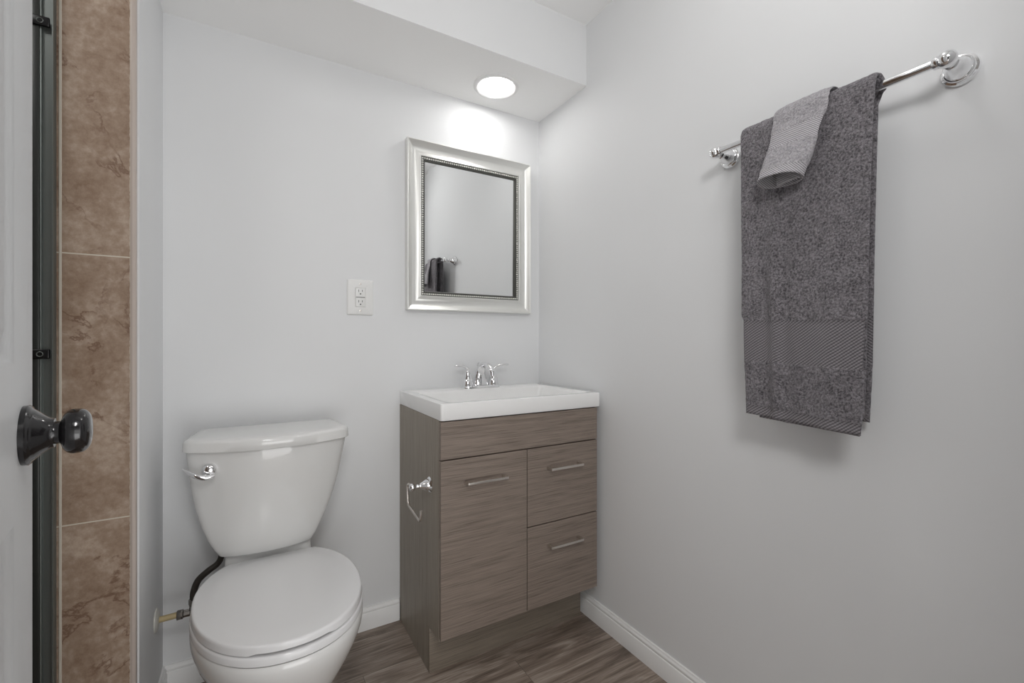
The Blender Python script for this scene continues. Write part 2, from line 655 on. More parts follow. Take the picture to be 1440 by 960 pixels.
def baseboard(name, p0, p1, nrm):
    """profiled baseboard from p0 to p1; nrm points into the room"""
    prof = [(0, 0), (0.012, 0), (0.012, 0.0585), (0.0112, 0.0600), (0.0090, 0.0608), (0.0088, 0.0645), (0.0100, 0.0660), (0.0100, 0.0695), (0.0075, 0.0725), (0.0055, 0.0745), (0.0050, 0.0790), (0, 0.080)]
    bm = nb()
    n = Vector((*nrm, 0))
    rings = [[Vector((*p, 0)) + n * a + Vector((0, 0, z)) for a, z in prof] for p in (p0, p1)]
    loft(bm, rings)
    return struct(name, bm, M['trim'], smooth=50)


baseboard('baseboard_right', (0, YF), (0, 0), (-1, 0))
baseboard('baseboard_back', (LX, 0), (-0.6405, 0), (0, -1))
baseboard('baseboard_left', (LX, -0.330), (LX, 0), (1, 0))


# ------------------------------------------------------------------ white panelled door, standing open
DTH = math.radians(-9.0)
DD = Vector((math.sin(DTH), math.cos(DTH), 0))         # towards the free edge
DN = Vector((math.cos(DTH), -math.sin(DTH), 0))        # normal of the visible face
K = Vector((-1.3426, -0.9998, 0.955))                  # knob centre on the face
E0 = K + DD * 0.050
E0.z = 0
DWID = 0.70


def dp(s, z, h=0.0):
    """point on the door: s from the free edge to the hinges, z height, h above the face"""
    return E0 - DD * s + DN * h + Vector((0, 0, z))


bm = nb()
sx = [0.0, 0.093, 0.315, 0.385, 0.607, DWID]
sz = [0.012, 0.20, 0.870, 1.035, 1.620, 1.720, 1.90, 2.02]
for side, hb in ((1, 0.0), (-1, -0.035)):
    cache = {}

    def V(s, z, h):
        k = (round(s, 5), round(z, 5), round(h, 5))
        if k not in cache:
            cache[k] = bm.verts.new(dp(s, z, hb + side * h))
        return cache[k]
    for i in range(5):
        for j in range(7):
            s0, s1, z0, z1 = sx[i], sx[i + 1], sz[j], sz[j + 1]
            if i in (1, 3) and j in (1, 3, 5):
                rings = [(0, 0), (0.006, -0.004), (0.012, -0.0075), (0.018, -0.0075), (0.034, -0.0015), (0.037, -0.001)]
                prev = None
                for o, h in rings:
                    q = [V(s0 + o, z0 + o, h), V(s1 - o, z0 + o, h), V(s1 - o, z1 - o, h), V(s0 + o, z1 - o, h)]
                    if prev:
                        for k in range(4):
                            bm.faces.new((prev[k], prev[(k + 1) % 4], q[(k + 1) % 4], q[k]))
                    prev = q
                bm.faces.new(prev)
            else:
                bm.faces.new((V(s0, z0, 0), V(s1, z0, 0), V(s1, z1, 0), V(s0, z1, 0)))
for a, b_ in ((0, None), (DWID, None)):
    q = [bm.verts.new(dp(a, sz[0], 0)), bm.verts.new(dp(a, sz[-1], 0)), bm.verts.new(dp(a, sz[-1], -0.035)), bm.verts.new(dp(a, sz[0], -0.035))]
    bm.faces.new(q)
for z in (sz[0], sz[-1]):
    q = [bm.verts.new(dp(0, z, 0)), bm.verts.new(dp(DWID, z, 0)), bm.verts.new(dp(DWID, z, -0.035)), bm.verts.new(dp(0, z, -0.035))]
    bm.faces.new(q)
bmesh.ops.remove_doubles(bm, verts=bm.verts, dist=1e-5)
door = part('door_1', bm, M['door'], None, 50)
door['kind'] = 'structure'
door['label'] = 'white panelled door standing open with a black knob'
bm = nb()
lathe(bm, K, DN, [(0, 0.0), (0, 0.0325), (0.0045, 0.0330), (0.0065, 0.0315), (0.0075, 0.0290), (0.010, 0.0270), (0.015, 0.0220),
                  (0.019, 0.0185), (0.022, 0.0168), (0.0245, 0.0162), (0.0245, 0)], 56)
rose = part('knob_rose', bm, M['black_metal'], door, 40, 'black domed rose plate')
bm = nb()
prof = [(0.0245, 0.0), (0.0245, 0.0128), (0.0285, 0.0125), (0.0295, 0.0132)]
for k in range(0, 25):
    a = -PI / 2 + 0.62 + (PI - 0.62) * k / 24
    prof.append((0.0425 + math.copysign(abs(math.sin(a)) ** 0.80, math.sin(a)) * 0.0135, 0.0256 * abs(math.cos(a)) ** 0.62))
prof.append((0.056, 0.0))
lathe(bm, K, DN, prof, 56)
part('knob', bm, M['black_metal'], rose, 60, 'round glossy black door knob')
# latch plate on the free edge
bm = nb()
q = []
for h in (-0.028, -0.006):
    for z in (-0.029, 0.029):
        q.append(dp(-0.0006, K.z + z, h))
v = [bm.verts.new(p) for p in q]
bm.faces.new((v[0], v[1], v[3], v[2]))
part('latch_plate', bm, M['black_metal'], door, None)

# ------------------------------------------------------------------ shower door side channel
JX0, JX1, JY0, JY1 = -1.5480, -1.4950, -0.3475, -0.3665
sh = thing('shower_door_channel', 'tall metal shower door channel with a dark reflection in its colour, fixed to the brown tile', 'shower frame', ((JX0 + JX1) / 2, JY0, 0.06))
bm = nb()
t_ = 0.0022
prof = [(JX0, JY0), (JX1, JY0), (JX1, JY1), (JX1 - t_, JY1), (JX1 - t_, JY0 - t_ * 2), (-1.5150, JY0 - t_ * 2), (-1.5156, JY0 - 0.010), (-1.5185, JY0 - 0.012),
        (-1.5215, JY0 - 0.010), (-1.5222, JY0 - t_ * 2), (JX0 + t_, JY0 - t_ * 2), (JX0 + t_, JY1), (JX0, JY1)]
loft(bm, [[(x, y, 0.02) for x, y in prof], [(x, y, 1.98) for x, y in prof]])
part('channel', bm, M['jamb'], sh, 30)
bm = nb()
box(bm, -1.5355, -1.5175, JY0 - 0.014, JY0 - t_ * 2 - 0.0002, 0.03, 1.975, 0.003)
part('inner_strip', bm, M['jamb_in'], sh, 40, 'near-black strip inside the channel')  # strip darker than the rest of the channel
bump0 = None
for z in (1.7420, 1.0305):
    bm = nb()
    box(bm, JX0 + 0.004, JX1 - 0.0060, JY1 + 0.0005, JY0 - 0.0125, z - 0.0105, z + 0.0105, 0.0022, 3)
    o = part('bumper', bm, M['bumper'], sh, 40, 'black rubber bumper with a screw')
    bm = nb()
    lathe(bm, (-1.5160, JY1 + 0.0012, z), (0, -1, 0), [(0, 0), (0, 0.0055), (0.0012, 0.0058), (0.0018, 0.0050), (0.0012, 0.0042), (0.0004, 0.0038), (0.0004, 0)], 28)
    part('screw', bm, M['jamb'], o, 40)
bm = nb()
box(bm, -1.4910, -1.4862, JY0 - 0.0025, JY0 + 0.0005, 0.02, 1.98, 0.0010)
struct('trim_3', bm, M['caulk'], 'pale caulk bead along the shower door channel')

# ------------------------------------------------------------------ recessed ceiling light in the soffit
lx, ly = -0.3025, -0.1555
cl = thing('recessed_ceiling_light', 'round white recessed light, switched on, in the soffit above the mirror', 'ceiling light', (lx, ly, ZS))
bm = nb()
lathe(bm, (lx, ly, ZS), (0, 0, -1), [(0, 0.0), (0, 0.0885), (0.003, 0.0885), (0.0065, 0.0840), (0.0080, 0.0790), (0.0070, 0.0730), (0.0035, 0.0685), (0.0035, 0)], 72)
part('trim_ring', bm, M['trim'], cl, 40)
bm = nb()
lathe(bm, (lx, ly, ZS - 0.0036), (0, 0, -1), [(0, 0.0), (0, 0.0655), (0.0030, 0.0640), (0.0042, 0.0560), (0.0046, 0.0)], 64)
part('diffuser', bm, M['lamp'], cl, 60, 'glowing white diffuser')

# ------------------------------------------------------------------ vanity cabinet
VX0, VX1, VF = -0.6370, -0.0265, -0.4300
vt = thing('vanity_cabinet', 'grey-brown wood-grain vanity cabinet with one door and two drawers under the sink', 'cabinet', ((VX0 + VX1) / 2, -0.22, 0))


def side_panel(x0, x1):
    bm = nb()
    # outline in (y, z) with the toe-kick notch
    pr = [(-0.002, 0), (-0.3165, 0), (-0.3165, 0.1480), (-0.4125, 0.1480), (-0.4125, 0.8170), (-0.002, 0.8170)]
    loft(bm, [[(x0, y, z) for y, z in pr], [(x1, y, z) for y, z in pr]])
    bmesh.ops.bevel(bm, geom=list(bm.edges), offset=0.0008, segments=1, affect='EDGES')
    return bm


part('side_panel', side_panel(VX0, VX0 + 0.016), M['lam_v'], vt, 30)
part('side_panel', side_panel(VX1 - 0.016, VX1), M['lam_v'], vt, 30)
part('toe_kick', box(nb(), VX0 + 0.0002, VX1 - 0.0002, -0.3300, -0.3168, 0, 0.1478, 0.0006), M['lam_k'], vt, 30)
part('bottom_panel', box(nb(), VX0 + 0.0162, VX1 - 0.0162, -0.4120, -0.004, 0.1482, 0.1640), M['lam_k'], vt, 30)
part('back_panel', box(nb(), VX0 + 0.0162, VX1 - 0.0162, -0.0100, -0.004, 0.1642, 0.8100), M['lam_v'], vt, 30)
FB = -0.4140


def front(name, x0, x1, z0, z1):
    return part(name, box(nb(), x0, x1, VF, FB, z0, z1, 0.0009, 1), M['lam_h'], vt, 30)


part_x = -0.3330
front('top_panel', VX0 + 0.0004, VX1 - 0.003, 0.7000, 0.8140)
d0 = front('door', VX0 + 0.0004, part_x, 0.1580, 0.6965)
d1 = front('drawer', part_x + 0.0025, VX1 - 0.003, 0.4370, 0.6965)
d2 = front('drawer', part_x + 0.0025, VX1 - 0.003, 0.1580, 0.4335)


def pull(x0, x1, z, parent):
    bm = nb()
    yb = VF - 0.027
    box(bm, x0, x1, yb - 0.0035, yb + 0.0035, z - 0.0042, z + 0.0042, 0.0016, 3)
    for x in (x0 + 0.0045, x1 - 0.0045):
        box(bm, x - 0.0042, x + 0.0042, yb + 0.0030, VF, z - 0.0040, z + 0.0040, 0.0012, 2)
    part('handle', bm, M['satin'], parent, 40, 'satin nickel bar handle')


pull(-0.5600, -0.4190, 0.6240, d0)
pull(-0.2520, -0.1140, 0.6240, d1)
pull(-0.2520, -0.1140, 0.3590, d2)

# ------------------------------------------------------------------ integrated white sink top
TX0, TX1, TY0, TY1, TZ0, TZ1 = -0.6375, -0.0150, -0.4325, -0.0010, 0.8178, 0.8690
bm = nb()


def rrect(x0, x1, y0, y1, r, z, seg=5):
    out = []
    for cx, cy, a0 in ((x1 - r, y1 - r, 0), (x0 + r, y1 - r, PI / 2), (x0 + r, y0 + r, PI), (x1 - r, y0 + r, 1.5 * PI)):
        for k in range(seg + 1):
            a = a0 + PI / 2 * k / seg
            out.append((cx + r * math.cos(a), cy + r * math.sin(a), z))
    return out


IX0, IX1, IY0, IY1 = TX0 + 0.040, TX1 - 0.040, TY0 + 0.028, TY1 - 0.103
rings = [rrect(TX0 + 0.02, TX1 - 0.02, TY0 + 0.02, TY1 - 0.02, 0.008, TZ0),
         rrect(TX0 + 0.002, TX1 - 0.002, TY0 + 0.002, TY1, 0.008, TZ0),
         rrect(TX0 + 0.0003, TX1 - 0.0003, TY0 + 0.0003, TY1, 0.008, TZ0 + 0.003),
         rrect(TX0, TX1, TY0, TY1, 0.008, TZ1 - 0.0045),
         rrect(TX0 + 0.0012, TX1 - 0.0012, TY0 + 0.0012, TY1, 0.0075, TZ1 - 0.0013),
         rrect(TX0 + 0.0042, TX1 - 0.0042, TY0 + 0.0042, TY1, 0.006, TZ1),
         rrect(IX0 - 0.006, IX1 + 0.006, IY0 - 0.006, IY1 + 0.006, 0.020, TZ1),
         rrect(IX0 - 0.001, IX1 + 0.001, IY0 - 0.001, IY1 + 0.001, 0.018, TZ1 - 0.0022),
         rrect(IX0 + 0.004, IX1 - 0.004, IY0 + 0.004, IY1 - 0.003, 0.018, TZ1 - 0.009),
         rrect(IX0 + 0.022, IX1 - 0.022, IY0 + 0.016, IY1 - 0.012, 0.030, TZ1 - 0.060),
         rrect(IX0 + 0.045, IX1 - 0.045, IY0 + 0.034, IY1 - 0.030, 0.040, TZ1 - 0.092),
         rrect(IX0 + 0.110, IX1 - 0.110, IY0 + 0.090, IY1 - 0.080, 0.040, TZ1 - 0.104),
         rrect(-0.345, -0.305, -0.26, -0.22, 0.0199, TZ1 - 0.108)]
loft(bm, rings, cap0=False)
# underside of the basin, hidden in the cabinet
rb = [rrect(TX0 + 0.02, TX1 - 0.02, TY0 + 0.02, TY1 - 0.02, 0.008, TZ0), rrect(IX0 + 0.0, IX1 - 0.0, IY0 - 0.0, IY1 + 0.01, 0.03, TZ0 - 0.001),
      rrect(IX0 + 0.03, IX1 - 0.03, IY0 + 0.02, IY1 - 0.02, 0.03, TZ1 - 0.108), rrect(-0.345, -0.305, -0.26, -0.22, 0.0199, TZ1 - 0.112)]
loft(bm, rb, cap0=False)
bmesh.ops.remove_doubles(bm, verts=bm.verts, dist=1e-5)
st = thing('sink_top', 'glossy white rectangular sink top resting on the vanity cabinet', 'sink', ((TX0 + TX1) / 2, -0.22, TZ0))
part('basin', bm, M['sink'], st, 38)
bm = nb()
lathe(bm, (-0.325, -0.24, TZ1 - 0.108), (0, 0, 1), [(0, 0.0), (0, 0.021), (0.0015, 0.021), (0.0025, 0.018), (0.001, 0.015), (0.004, 0.012), (0.0045, 0)], 32)
part('drain', bm, M['chrome'], st, 40, 'chrome drain ring')

# ------------------------------------------------------------------ faucet
fx, fy, fz = -0.3170, -0.0500, TZ1
fa = thing('bathroom_faucet', 'chrome two-handle faucet on the back rim of the white sink', 'faucet', (fx, fy, fz))
bm = nb()


def stadium(w, r, z, n=16):
    out = []
    for k in range(n + 1):
        a = -PI / 2 + PI * k / n
        out.append((fx + w + r * math.cos(a), fy + r * math.sin(a), z))
    for k in range(n + 1):
        a = PI / 2 + PI * k / n
        out.append((fx - w + r * math.cos(a), fy + r * math.sin(a), z))
    return out


loft(bm, [stadium(0.058, 0.0265, fz), stadium(0.058, 0.0265, fz + 0.004), stadium(0.058, 0.0250, fz + 0.0075), stadium(0.058, 0.022, fz + 0.0095)])
part('base_plate', bm, M['chrome'], fa, 40)
# spout: broad tapered body that rises and arches forward
bm = nb()
sp = [(fx, fy + 0.002, fz + 0.009), (fx, fy + 0.004, fz + 0.040), (fx, fy - 0.002, fz + 0.072), (fx, fy - 0.022, fz + 0.094),
      (fx, fy - 0.055, fz + 0.097), (fx, fy - 0.088, fz + 0.082), (fx, fy - 0.098, fz + 0.066)]
C = catmull(sp, 8)
wid = [0.0340, 0.0260, 0.0190, 0.0145, 0.0135, 0.0130, 0.0115]
dep = [0.0200, 0.0150, 0.0120, 0.0095, 0.0085, 0.0095, 0.0100]
rings = []
for i, p in enumerate(C):
    k = min(i // 8, 5)
    t = i / 8 - k
    w = wid[k] + (wid[k + 1] - wid[k]) * t
    d_ = dep[k] + (dep[k + 1] - dep[k]) * t
    d = (C[min(i + 1, len(C) - 1)] - C[max(i - 1, 0)]).normalized()
    a = Vector((1, 0, 0))
    b = d.cross(a).normalized()
    rings.append([p + a * math.cos(q) * w + b * math.sin(q) * d_ for q in [2 * PI * j / 28 for j in range(28)]])
loft(bm, rings)
spout = part('spout', bm, M['chrome'], fa, 60)
bm = nb()
lathe(bm, (fx, fy - 0.0985, fz + 0.068), (0, -0.12, -1), [(0, 0.0), (0, 0.0125), (0.012, 0.0120), (0.0125, 0.0108), (0.016, 0.0105), (0.016, 0)], 28)
part('aerator', bm, M['chrome'], spout, 40)
for s in (-1, 1):
    hx = fx + s * 0.058
    bm = nb()
    lathe(bm, (hx, fy, fz + 0.009), (0, 0, 1), [(0, 0.0), (0, 0.0225), (0.004, 0.0220), (0.024, 0.0180), (0.0255, 0.0170), (0.0265, 0.0170), (0.028, 0.0175),
                                                (0.046, 0.0125), (0.058, 0.0098), (0.064, 0.0070), (0.066, 0.0)], 32)
    h_ = part('handle', bm, M['chrome'], fa, 40)
    bm = nb()
    z0 = fz + 0.064
    tube(bm, [(hx - s * 0.004, fy, z0), (hx + s * 0.006, fy - 0.003, z0 + 0.017), (hx + s * 0.026, fy - 0.008, z0 + 0.026), (hx + s * 0.048, fy - 0.012, z0 + 0.0275), (hx + s * 0.062, fy - 0.015, z0 + 0.0270)],
         [0.0088, 0.0084, 0.0082, 0.0092, 0.0050], 18, (1.15, 0.66))
    part('lever', bm, M['chrome'], h_, 60)
bm = nb()
tube(bm, [(fx, fy + 0.024, fz + 0.006), (fx, fy + 0.026, fz + 0.095)], 0.0020, 12, n=1)
sphere(bm, (fx, fy + 0.026, fz + 0.098), 0.0048, 16, 10, (1, 1, 0.8))
part('lift_rod', bm, M['chrome'], fa, 50)

# ------------------------------------------------------------------ toilet paper hook on the vanity side
tx, ty, tz = VX0, -0.3400, 0.6050
tp = thing('toilet_paper_holder', 'empty chrome toilet paper hook on the side of the vanity cabinet', 'toilet paper holder', (tx, ty, tz))
bm = nb()
lathe(bm, (tx + 0.0006, ty, tz), (-1, 0, 0), [(0, 0), (0, 0.0235), (0.003, 0.0245), (0.006, 0.0225), (0.009, 0.0185), (0.013, 0.0180), (0.017, 0.0165), (0.024, 0.0125), (0.033, 0.0080),
                                     (0.037, 0.0062), (0.040, 0.0072), (0.043, 0.0060), (0.047, 0.0055)], 40)
part('mounting_post', bm, M['chrome'], tp, 45)
bm = nb()
bx_ = tx - 0.0580
sphere(bm, (bx_, ty, tz), 0.0118, 24, 14)
part('ball', bm, M['chrome'], tp, 80)
bm = nb()
tube(bm, [(bx_, ty + 0.008, tz + 0.002), (bx_, ty + 0.030, tz + 0.001), (bx_, ty + 0.044, tz - 0.004), (bx_, ty + 0.049, tz - 0.016), (bx_, ty + 0.049, tz - 0.045), (bx_, ty + 0.044, tz - 0.060),
          (bx_, ty + 0.030, tz - 0.068), (bx_, ty - 0.045, tz - 0.077), (bx_, ty - 0.068, tz - 0.079), (bx_, ty - 0.077, tz - 0.073), (bx_, ty - 0.081, tz - 0.060), (bx_, ty - 0.083, tz - 0.046)],
     0.0042, 14)
part('hook_rod', bm, M['satin'], tp, 60, 'bent brushed hook rod')

# ------------------------------------------------------------------ wall mirror
mx0, mx1, mz0, mz1 = -0.6160, -0.0610, 1.1770, 1.8330
mi = thing('wall_mirror', 'rectangular mirror in a wide silver beaded frame above the sink', 'mirror', ((mx0 + mx1) / 2, 0, mz0))
prof = [(0.0, -0.001), (0.0, -0.0275), (0.0015, -0.0300), (0.0040, -0.0305), (0.0060, -0.0290)]
for k in range(1, 13):
    q = k / 12
    prof.append((0.0060 + 0.0480 * q, -0.0120 - 0.0170 * max(0, 1 - q / 0.62) ** 1.8 - 0.0085 * max(0, (q - 0.42) / 0.58) ** 1.8))
prof += [(0.0558, -0.0212), (0.0575, -0.0205), (0.0582, -0.0185), (0.0582, -0.0060)]


def sweep(bm, prof, x0=mx0, x1=mx1, z0=mz0, z1=mz1, mi_=0):
    rings = []
    for a, y in prof:
        rings.append([(x0 + a, y, z0 + a), (x1 - a, y, z0 + a), (x1 - a, y, z1 - a), (x0 + a, y, z1 - a)])
    loft(bm, rings, cap0=False, cap1=False, mi=mi_)


bm = nb()
sweep(bm, prof)
part('frame', bm, M['silver'], mi, 28)
bm = nb()
sweep(bm, [(0.0582, -0.0130), (0.0698, -0.0130), (0.0702, -0.0150), (0.0726, -0.0145), (0.0745, -0.0100), (0.0760, -0.0050)])
part('inner_lip', bm, M['bead_dark'], mi, 28)
bm = nb()
o = 0.0640


def bead_row(p0, p1):
    p0, p1 = Vector(p0), Vector(p1)
    n = int((p1 - p0).length / 0.0088)
    for k in range(n + 1):
        p = p0.lerp(p1, k / n)
        bmesh.ops.create_icosphere(bm, subdivisions=2, radius=0.0037, matrix=Matrix.Translation(p))


yb_ = -0.0165
bead_row((mx0 + o, yb_, mz0 + o), (mx1 - o, yb_, mz0 + o))
bead_row((mx0 + o, yb_, mz1 - o), (mx1 - o, yb_, mz1 - o))
bead_row((mx0 + o, yb_, mz0 + o + 0.0088), (mx0 + o, yb_, mz1 - o - 0.0088))
bead_row((mx1 - o, yb_, mz0 + o + 0.0088), (mx1 - o, yb_, mz1 - o - 0.0088))
part('bead_trim', bm, M['bead'], mi, 80, 'row of small silver beads around the glass')
bm = nb()
g0 = 0.0755
rings = []
for a, y in ((g0, -0.0062), (g0 + 0.012, -0.00630)):
    # the glass sits a hair out of true in its frame, like the real one
    rings.append([(x, y + 0.0063 * (x - (mx0 + mx1) / 2) - 0.006 * (z - (mz0 + mz1) / 2), z) for x, z in
                  ((mx0 + a, mz0 + a), (mx1 - a, mz0 + a), (mx1 - a, mz1 - a), (mx0 + a, mz1 - a))])
loft(bm, rings, cap0=False, cap1=True)
part('mirror_glass', bm, M['mirror'], mi, None)

# ------------------------------------------------------------------ wall outlet
ox0, ox1, oz0, oz1 = -0.8300, -0.7375, 1.1525, 1.2815
oc, ozc = (ox0 + ox1) / 2 + 0.0005, (oz0 + oz1) / 2
ou = thing('wall_outlet', 'white double electrical outlet on the wall between toilet and mirror', 'outlet', (oc, 0, ozc))
bm = nb()
wx, wz = (ox1 - ox0) / 2, (oz1 - oz0) / 2


def orect(w, h, y, r):
    return [(oc + x, y, ozc + z) for x, z, _ in [(a, b, 0) for a, b, _ in rrect(-w, w, -h, h, r, 0, 4)]]


loft(bm, [orect(wx, wz, -0.0003, 0.004), orect(wx, wz, -0.0022, 0.004), orect(wx - 0.0012, wz - 0.0012, -0.0040, 0.004), orect(wx - 0.005, wz - 0.005, -0.0058, 0.003),
          orect(0.0182, 0.0350, -0.0062, 0.001), orect(0.0176, 0.0344, -0.0045, 0.001)])
plate = part('cover_plate', bm, M['plastic'], ou, 35)
bm = nb()
box(bm, oc - 0.0166, oc + 0.0166, -0.0085, -0.0040, ozc - 0.0334, ozc + 0.0334, 0.0010, 2)
rc = part('receptacle', bm, M['plastic'], ou, 35)
bm = nb()
box(bm, oc - 0.0160, oc + 0.0160, -0.0092, -0.0086, ozc - 0.0010, ozc + 0.0010)
for dz in (0.0190, -0.0190):
    for dx, hh in ((-0.0063, 0.0042), (0.0063, 0.0036)):
        box(bm, oc + dx - 0.0009, oc + dx + 0.0009, -0.0088, -0.0084, ozc + dz + 0.0045 - hh, ozc + dz + 0.0045 + hh)
    lathe(bm, (oc, -0.0084, ozc + dz - 0.0065), (0, -1, 0), [(0, 0.0), (0, 0.0024), (0.0004, 0.0024), (0.0004, 0)], 16)
part('plug_slots', bm, M['slot'], rc, None, 'dark plug slots')
for dz in (0.0485, -0.0485):
    bm = nb()
    lathe(bm, (oc, -0.0058, ozc + dz), (0, -1, 0), [(0, 0), (0, 0.0034), (0.0008, 0.0032), (0.0012, 0.0020), (0.0012, 0)], 20)
    part('screw', bm, M['satin'], ou, 40)

# ------------------------------------------------------------------ towel bar
bzx, bz = -0.0700, 1.5535
yA, yB = -0.9430, -1.3985
tb = thing('towel_bar', 'chrome towel bar fixed to the wall beside the vanity', 'towel bar', (0, (yA + yB) / 2, bz))
bm = nb()
tube(bm, [(bzx, yA - 0.008, bz), (bzx, yB + 0.008, bz)], 0.0080, 24, n=1)
part('rail', bm, M['chrome'], tb, 60)
for y in (yA, yB):
    bm = nb()
    lathe(bm, (0, y, bz), (-1, 0, 0), [(0, 0), (0, 0.0268), (0.004, 0.0278), (0.0080, 0.0262), (0.0088, 0.0228), (0.0120, 0.0232), (0.0150, 0.0218), (0.0160, 0.0196), (0.0240, 0.0175), (0.031, 0.0145),
                                               (0.038, 0.0105), (0.043, 0.0085), (0.0455, 0.0095), (0.048, 0.0108), (0.050, 0.0095), (0.053, 0.0075), (0.058, 0.0075)], 48)
    b0 = part('post', bm, M['chrome'], tb, 50)
    bm = nb()
    sphere(bm, (bzx, y, bz), 0.0150, 32, 18)
    e_ = 1 if y == yA else -1
    lathe(bm, (bzx, y - e_ * 0.011, bz), (0, -e_, 0), [(0, 0.0), (0, 0.0108), (0.006, 0.0108), (0.008, 0.0092), (0.008, 0)], 28)
    part('ball_end', bm, M['chrome'], b0, 60)


# ------------------------------------------------------------------ towels
def slab(verts, faces, uvs, mats, P, Nrm, h, uv, mat_of, disp):
    """closed padded sheet. P, Nrm: (ns, nt, 3) arrays; h: (ns, nt) half thickness; uv: (ns, nt, 2); disp: (2, ns, nt)"""
    ns, nt_ = P.shape[:2]
    base = len(verts)
    top = P + Nrm * (h + disp[0])[..., None]
    bot = P - Nrm * (h + disp[1])[..., None]
    for A in (top, bot):
        verts.extend(map(tuple, A.reshape(-1, 3)))
        uvs.extend(map(tuple, uv.reshape(-1, 2)))
    T = lambda i, j: base + i * nt_ + j
    B = lambda i, j: base + ns * nt_ + i * nt_ + j
    for i in range(ns - 1):
        for j in range(nt_ - 1):
            m = mat_of(i, j)
            faces.append((T(i, j), T(i, j + 1), T(i + 1, j + 1), T(i + 1, j))); mats.append(m)
            faces.append((B(i, j), B(i + 1, j), B(i + 1, j + 1), B(i, j + 1))); mats.append(m)
        m = mat_of(i, 0)
        faces.append((T(i, 0), T(i + 1, 0), B(i + 1, 0), B(i, 0))); mats.append(m)
        faces.append((T(i, nt_ - 1), B(i, nt_ - 1), B(i + 1, nt_ - 1), T(i + 1, nt_ - 1))); mats.append(m)
    for j in range(nt_ - 1):
        m = mat_of(0, j)
        faces.append((T(0, j), B(0, j), B(0, j + 1), T(0, j + 1))); mats.append(m)
        m = mat_of(ns - 2, j)
        faces.append((T(ns - 1, j), T(ns - 1, j + 1), B(ns - 1, j + 1), B(ns - 1, j))); mats.append(m)


def normals(P):
    ds = np.gradient(P, axis=0)
    dt = np.gradient(P, axis=1)
    n = np.cross(ds, dt)
    n /= np.linalg.norm(n, axis=2, keepdims=True) + 1e-12
    return n


def nz(ns, nt_, fs, ft, seed, oct=2):
    out = np.zeros((ns, nt_))
    for i in range(ns):
        for j in range(nt_):
            out[i, j] = noise.noise(Vector((i * fs, j * ft, seed))) + (0.5 * noise.noise(Vector((i * fs * 2.1, j * ft * 2.1, seed + 9))) if oct > 1 else 0)
    return out


def build_cloth(name, verts, faces, uvs, mats, materials, label, cat, origin):
    me = bpy.data.meshes.new(name)
    me.from_pydata(verts, [], faces)
    me.polygons.foreach_set('material_index', mats)
    ul = me.uv_layers.new(name='UVMap')
    li = np.empty(len(me.loops), dtype=np.int32)
    me.loops.foreach_get('vertex_index', li)
    ul.data.foreach_set('uv', np.array(uvs)[li].astype(np.float32).ravel())
    bm = bmesh.new()
    bm.from_mesh(me)
    bmesh.ops.recalc_face_normals(bm, faces=bm.faces)
    bm.to_mesh(me)
    bm.free()
    o = finish(name, me, materials, None, 180, label)
    o['category'] = cat
    me.transform(Matrix.Translation(-Vector(origin)))
    o.location = origin
    return o


def edge_round(nt_, h, frac):
    t = np.linspace(0, 1, nt_)
    d = np.minimum(t, 1 - t) / frac
    d = np.clip(d, 0.02, 1)
    return h * np.sqrt(1 - (1 - d) ** 2)


verts, faces, uvs, mats = [], [], [], []
STEP = 0.0028


def interp(z, table):
    zs_, vs_ = zip(*table)
    return np.interp(z, zs_, vs_)


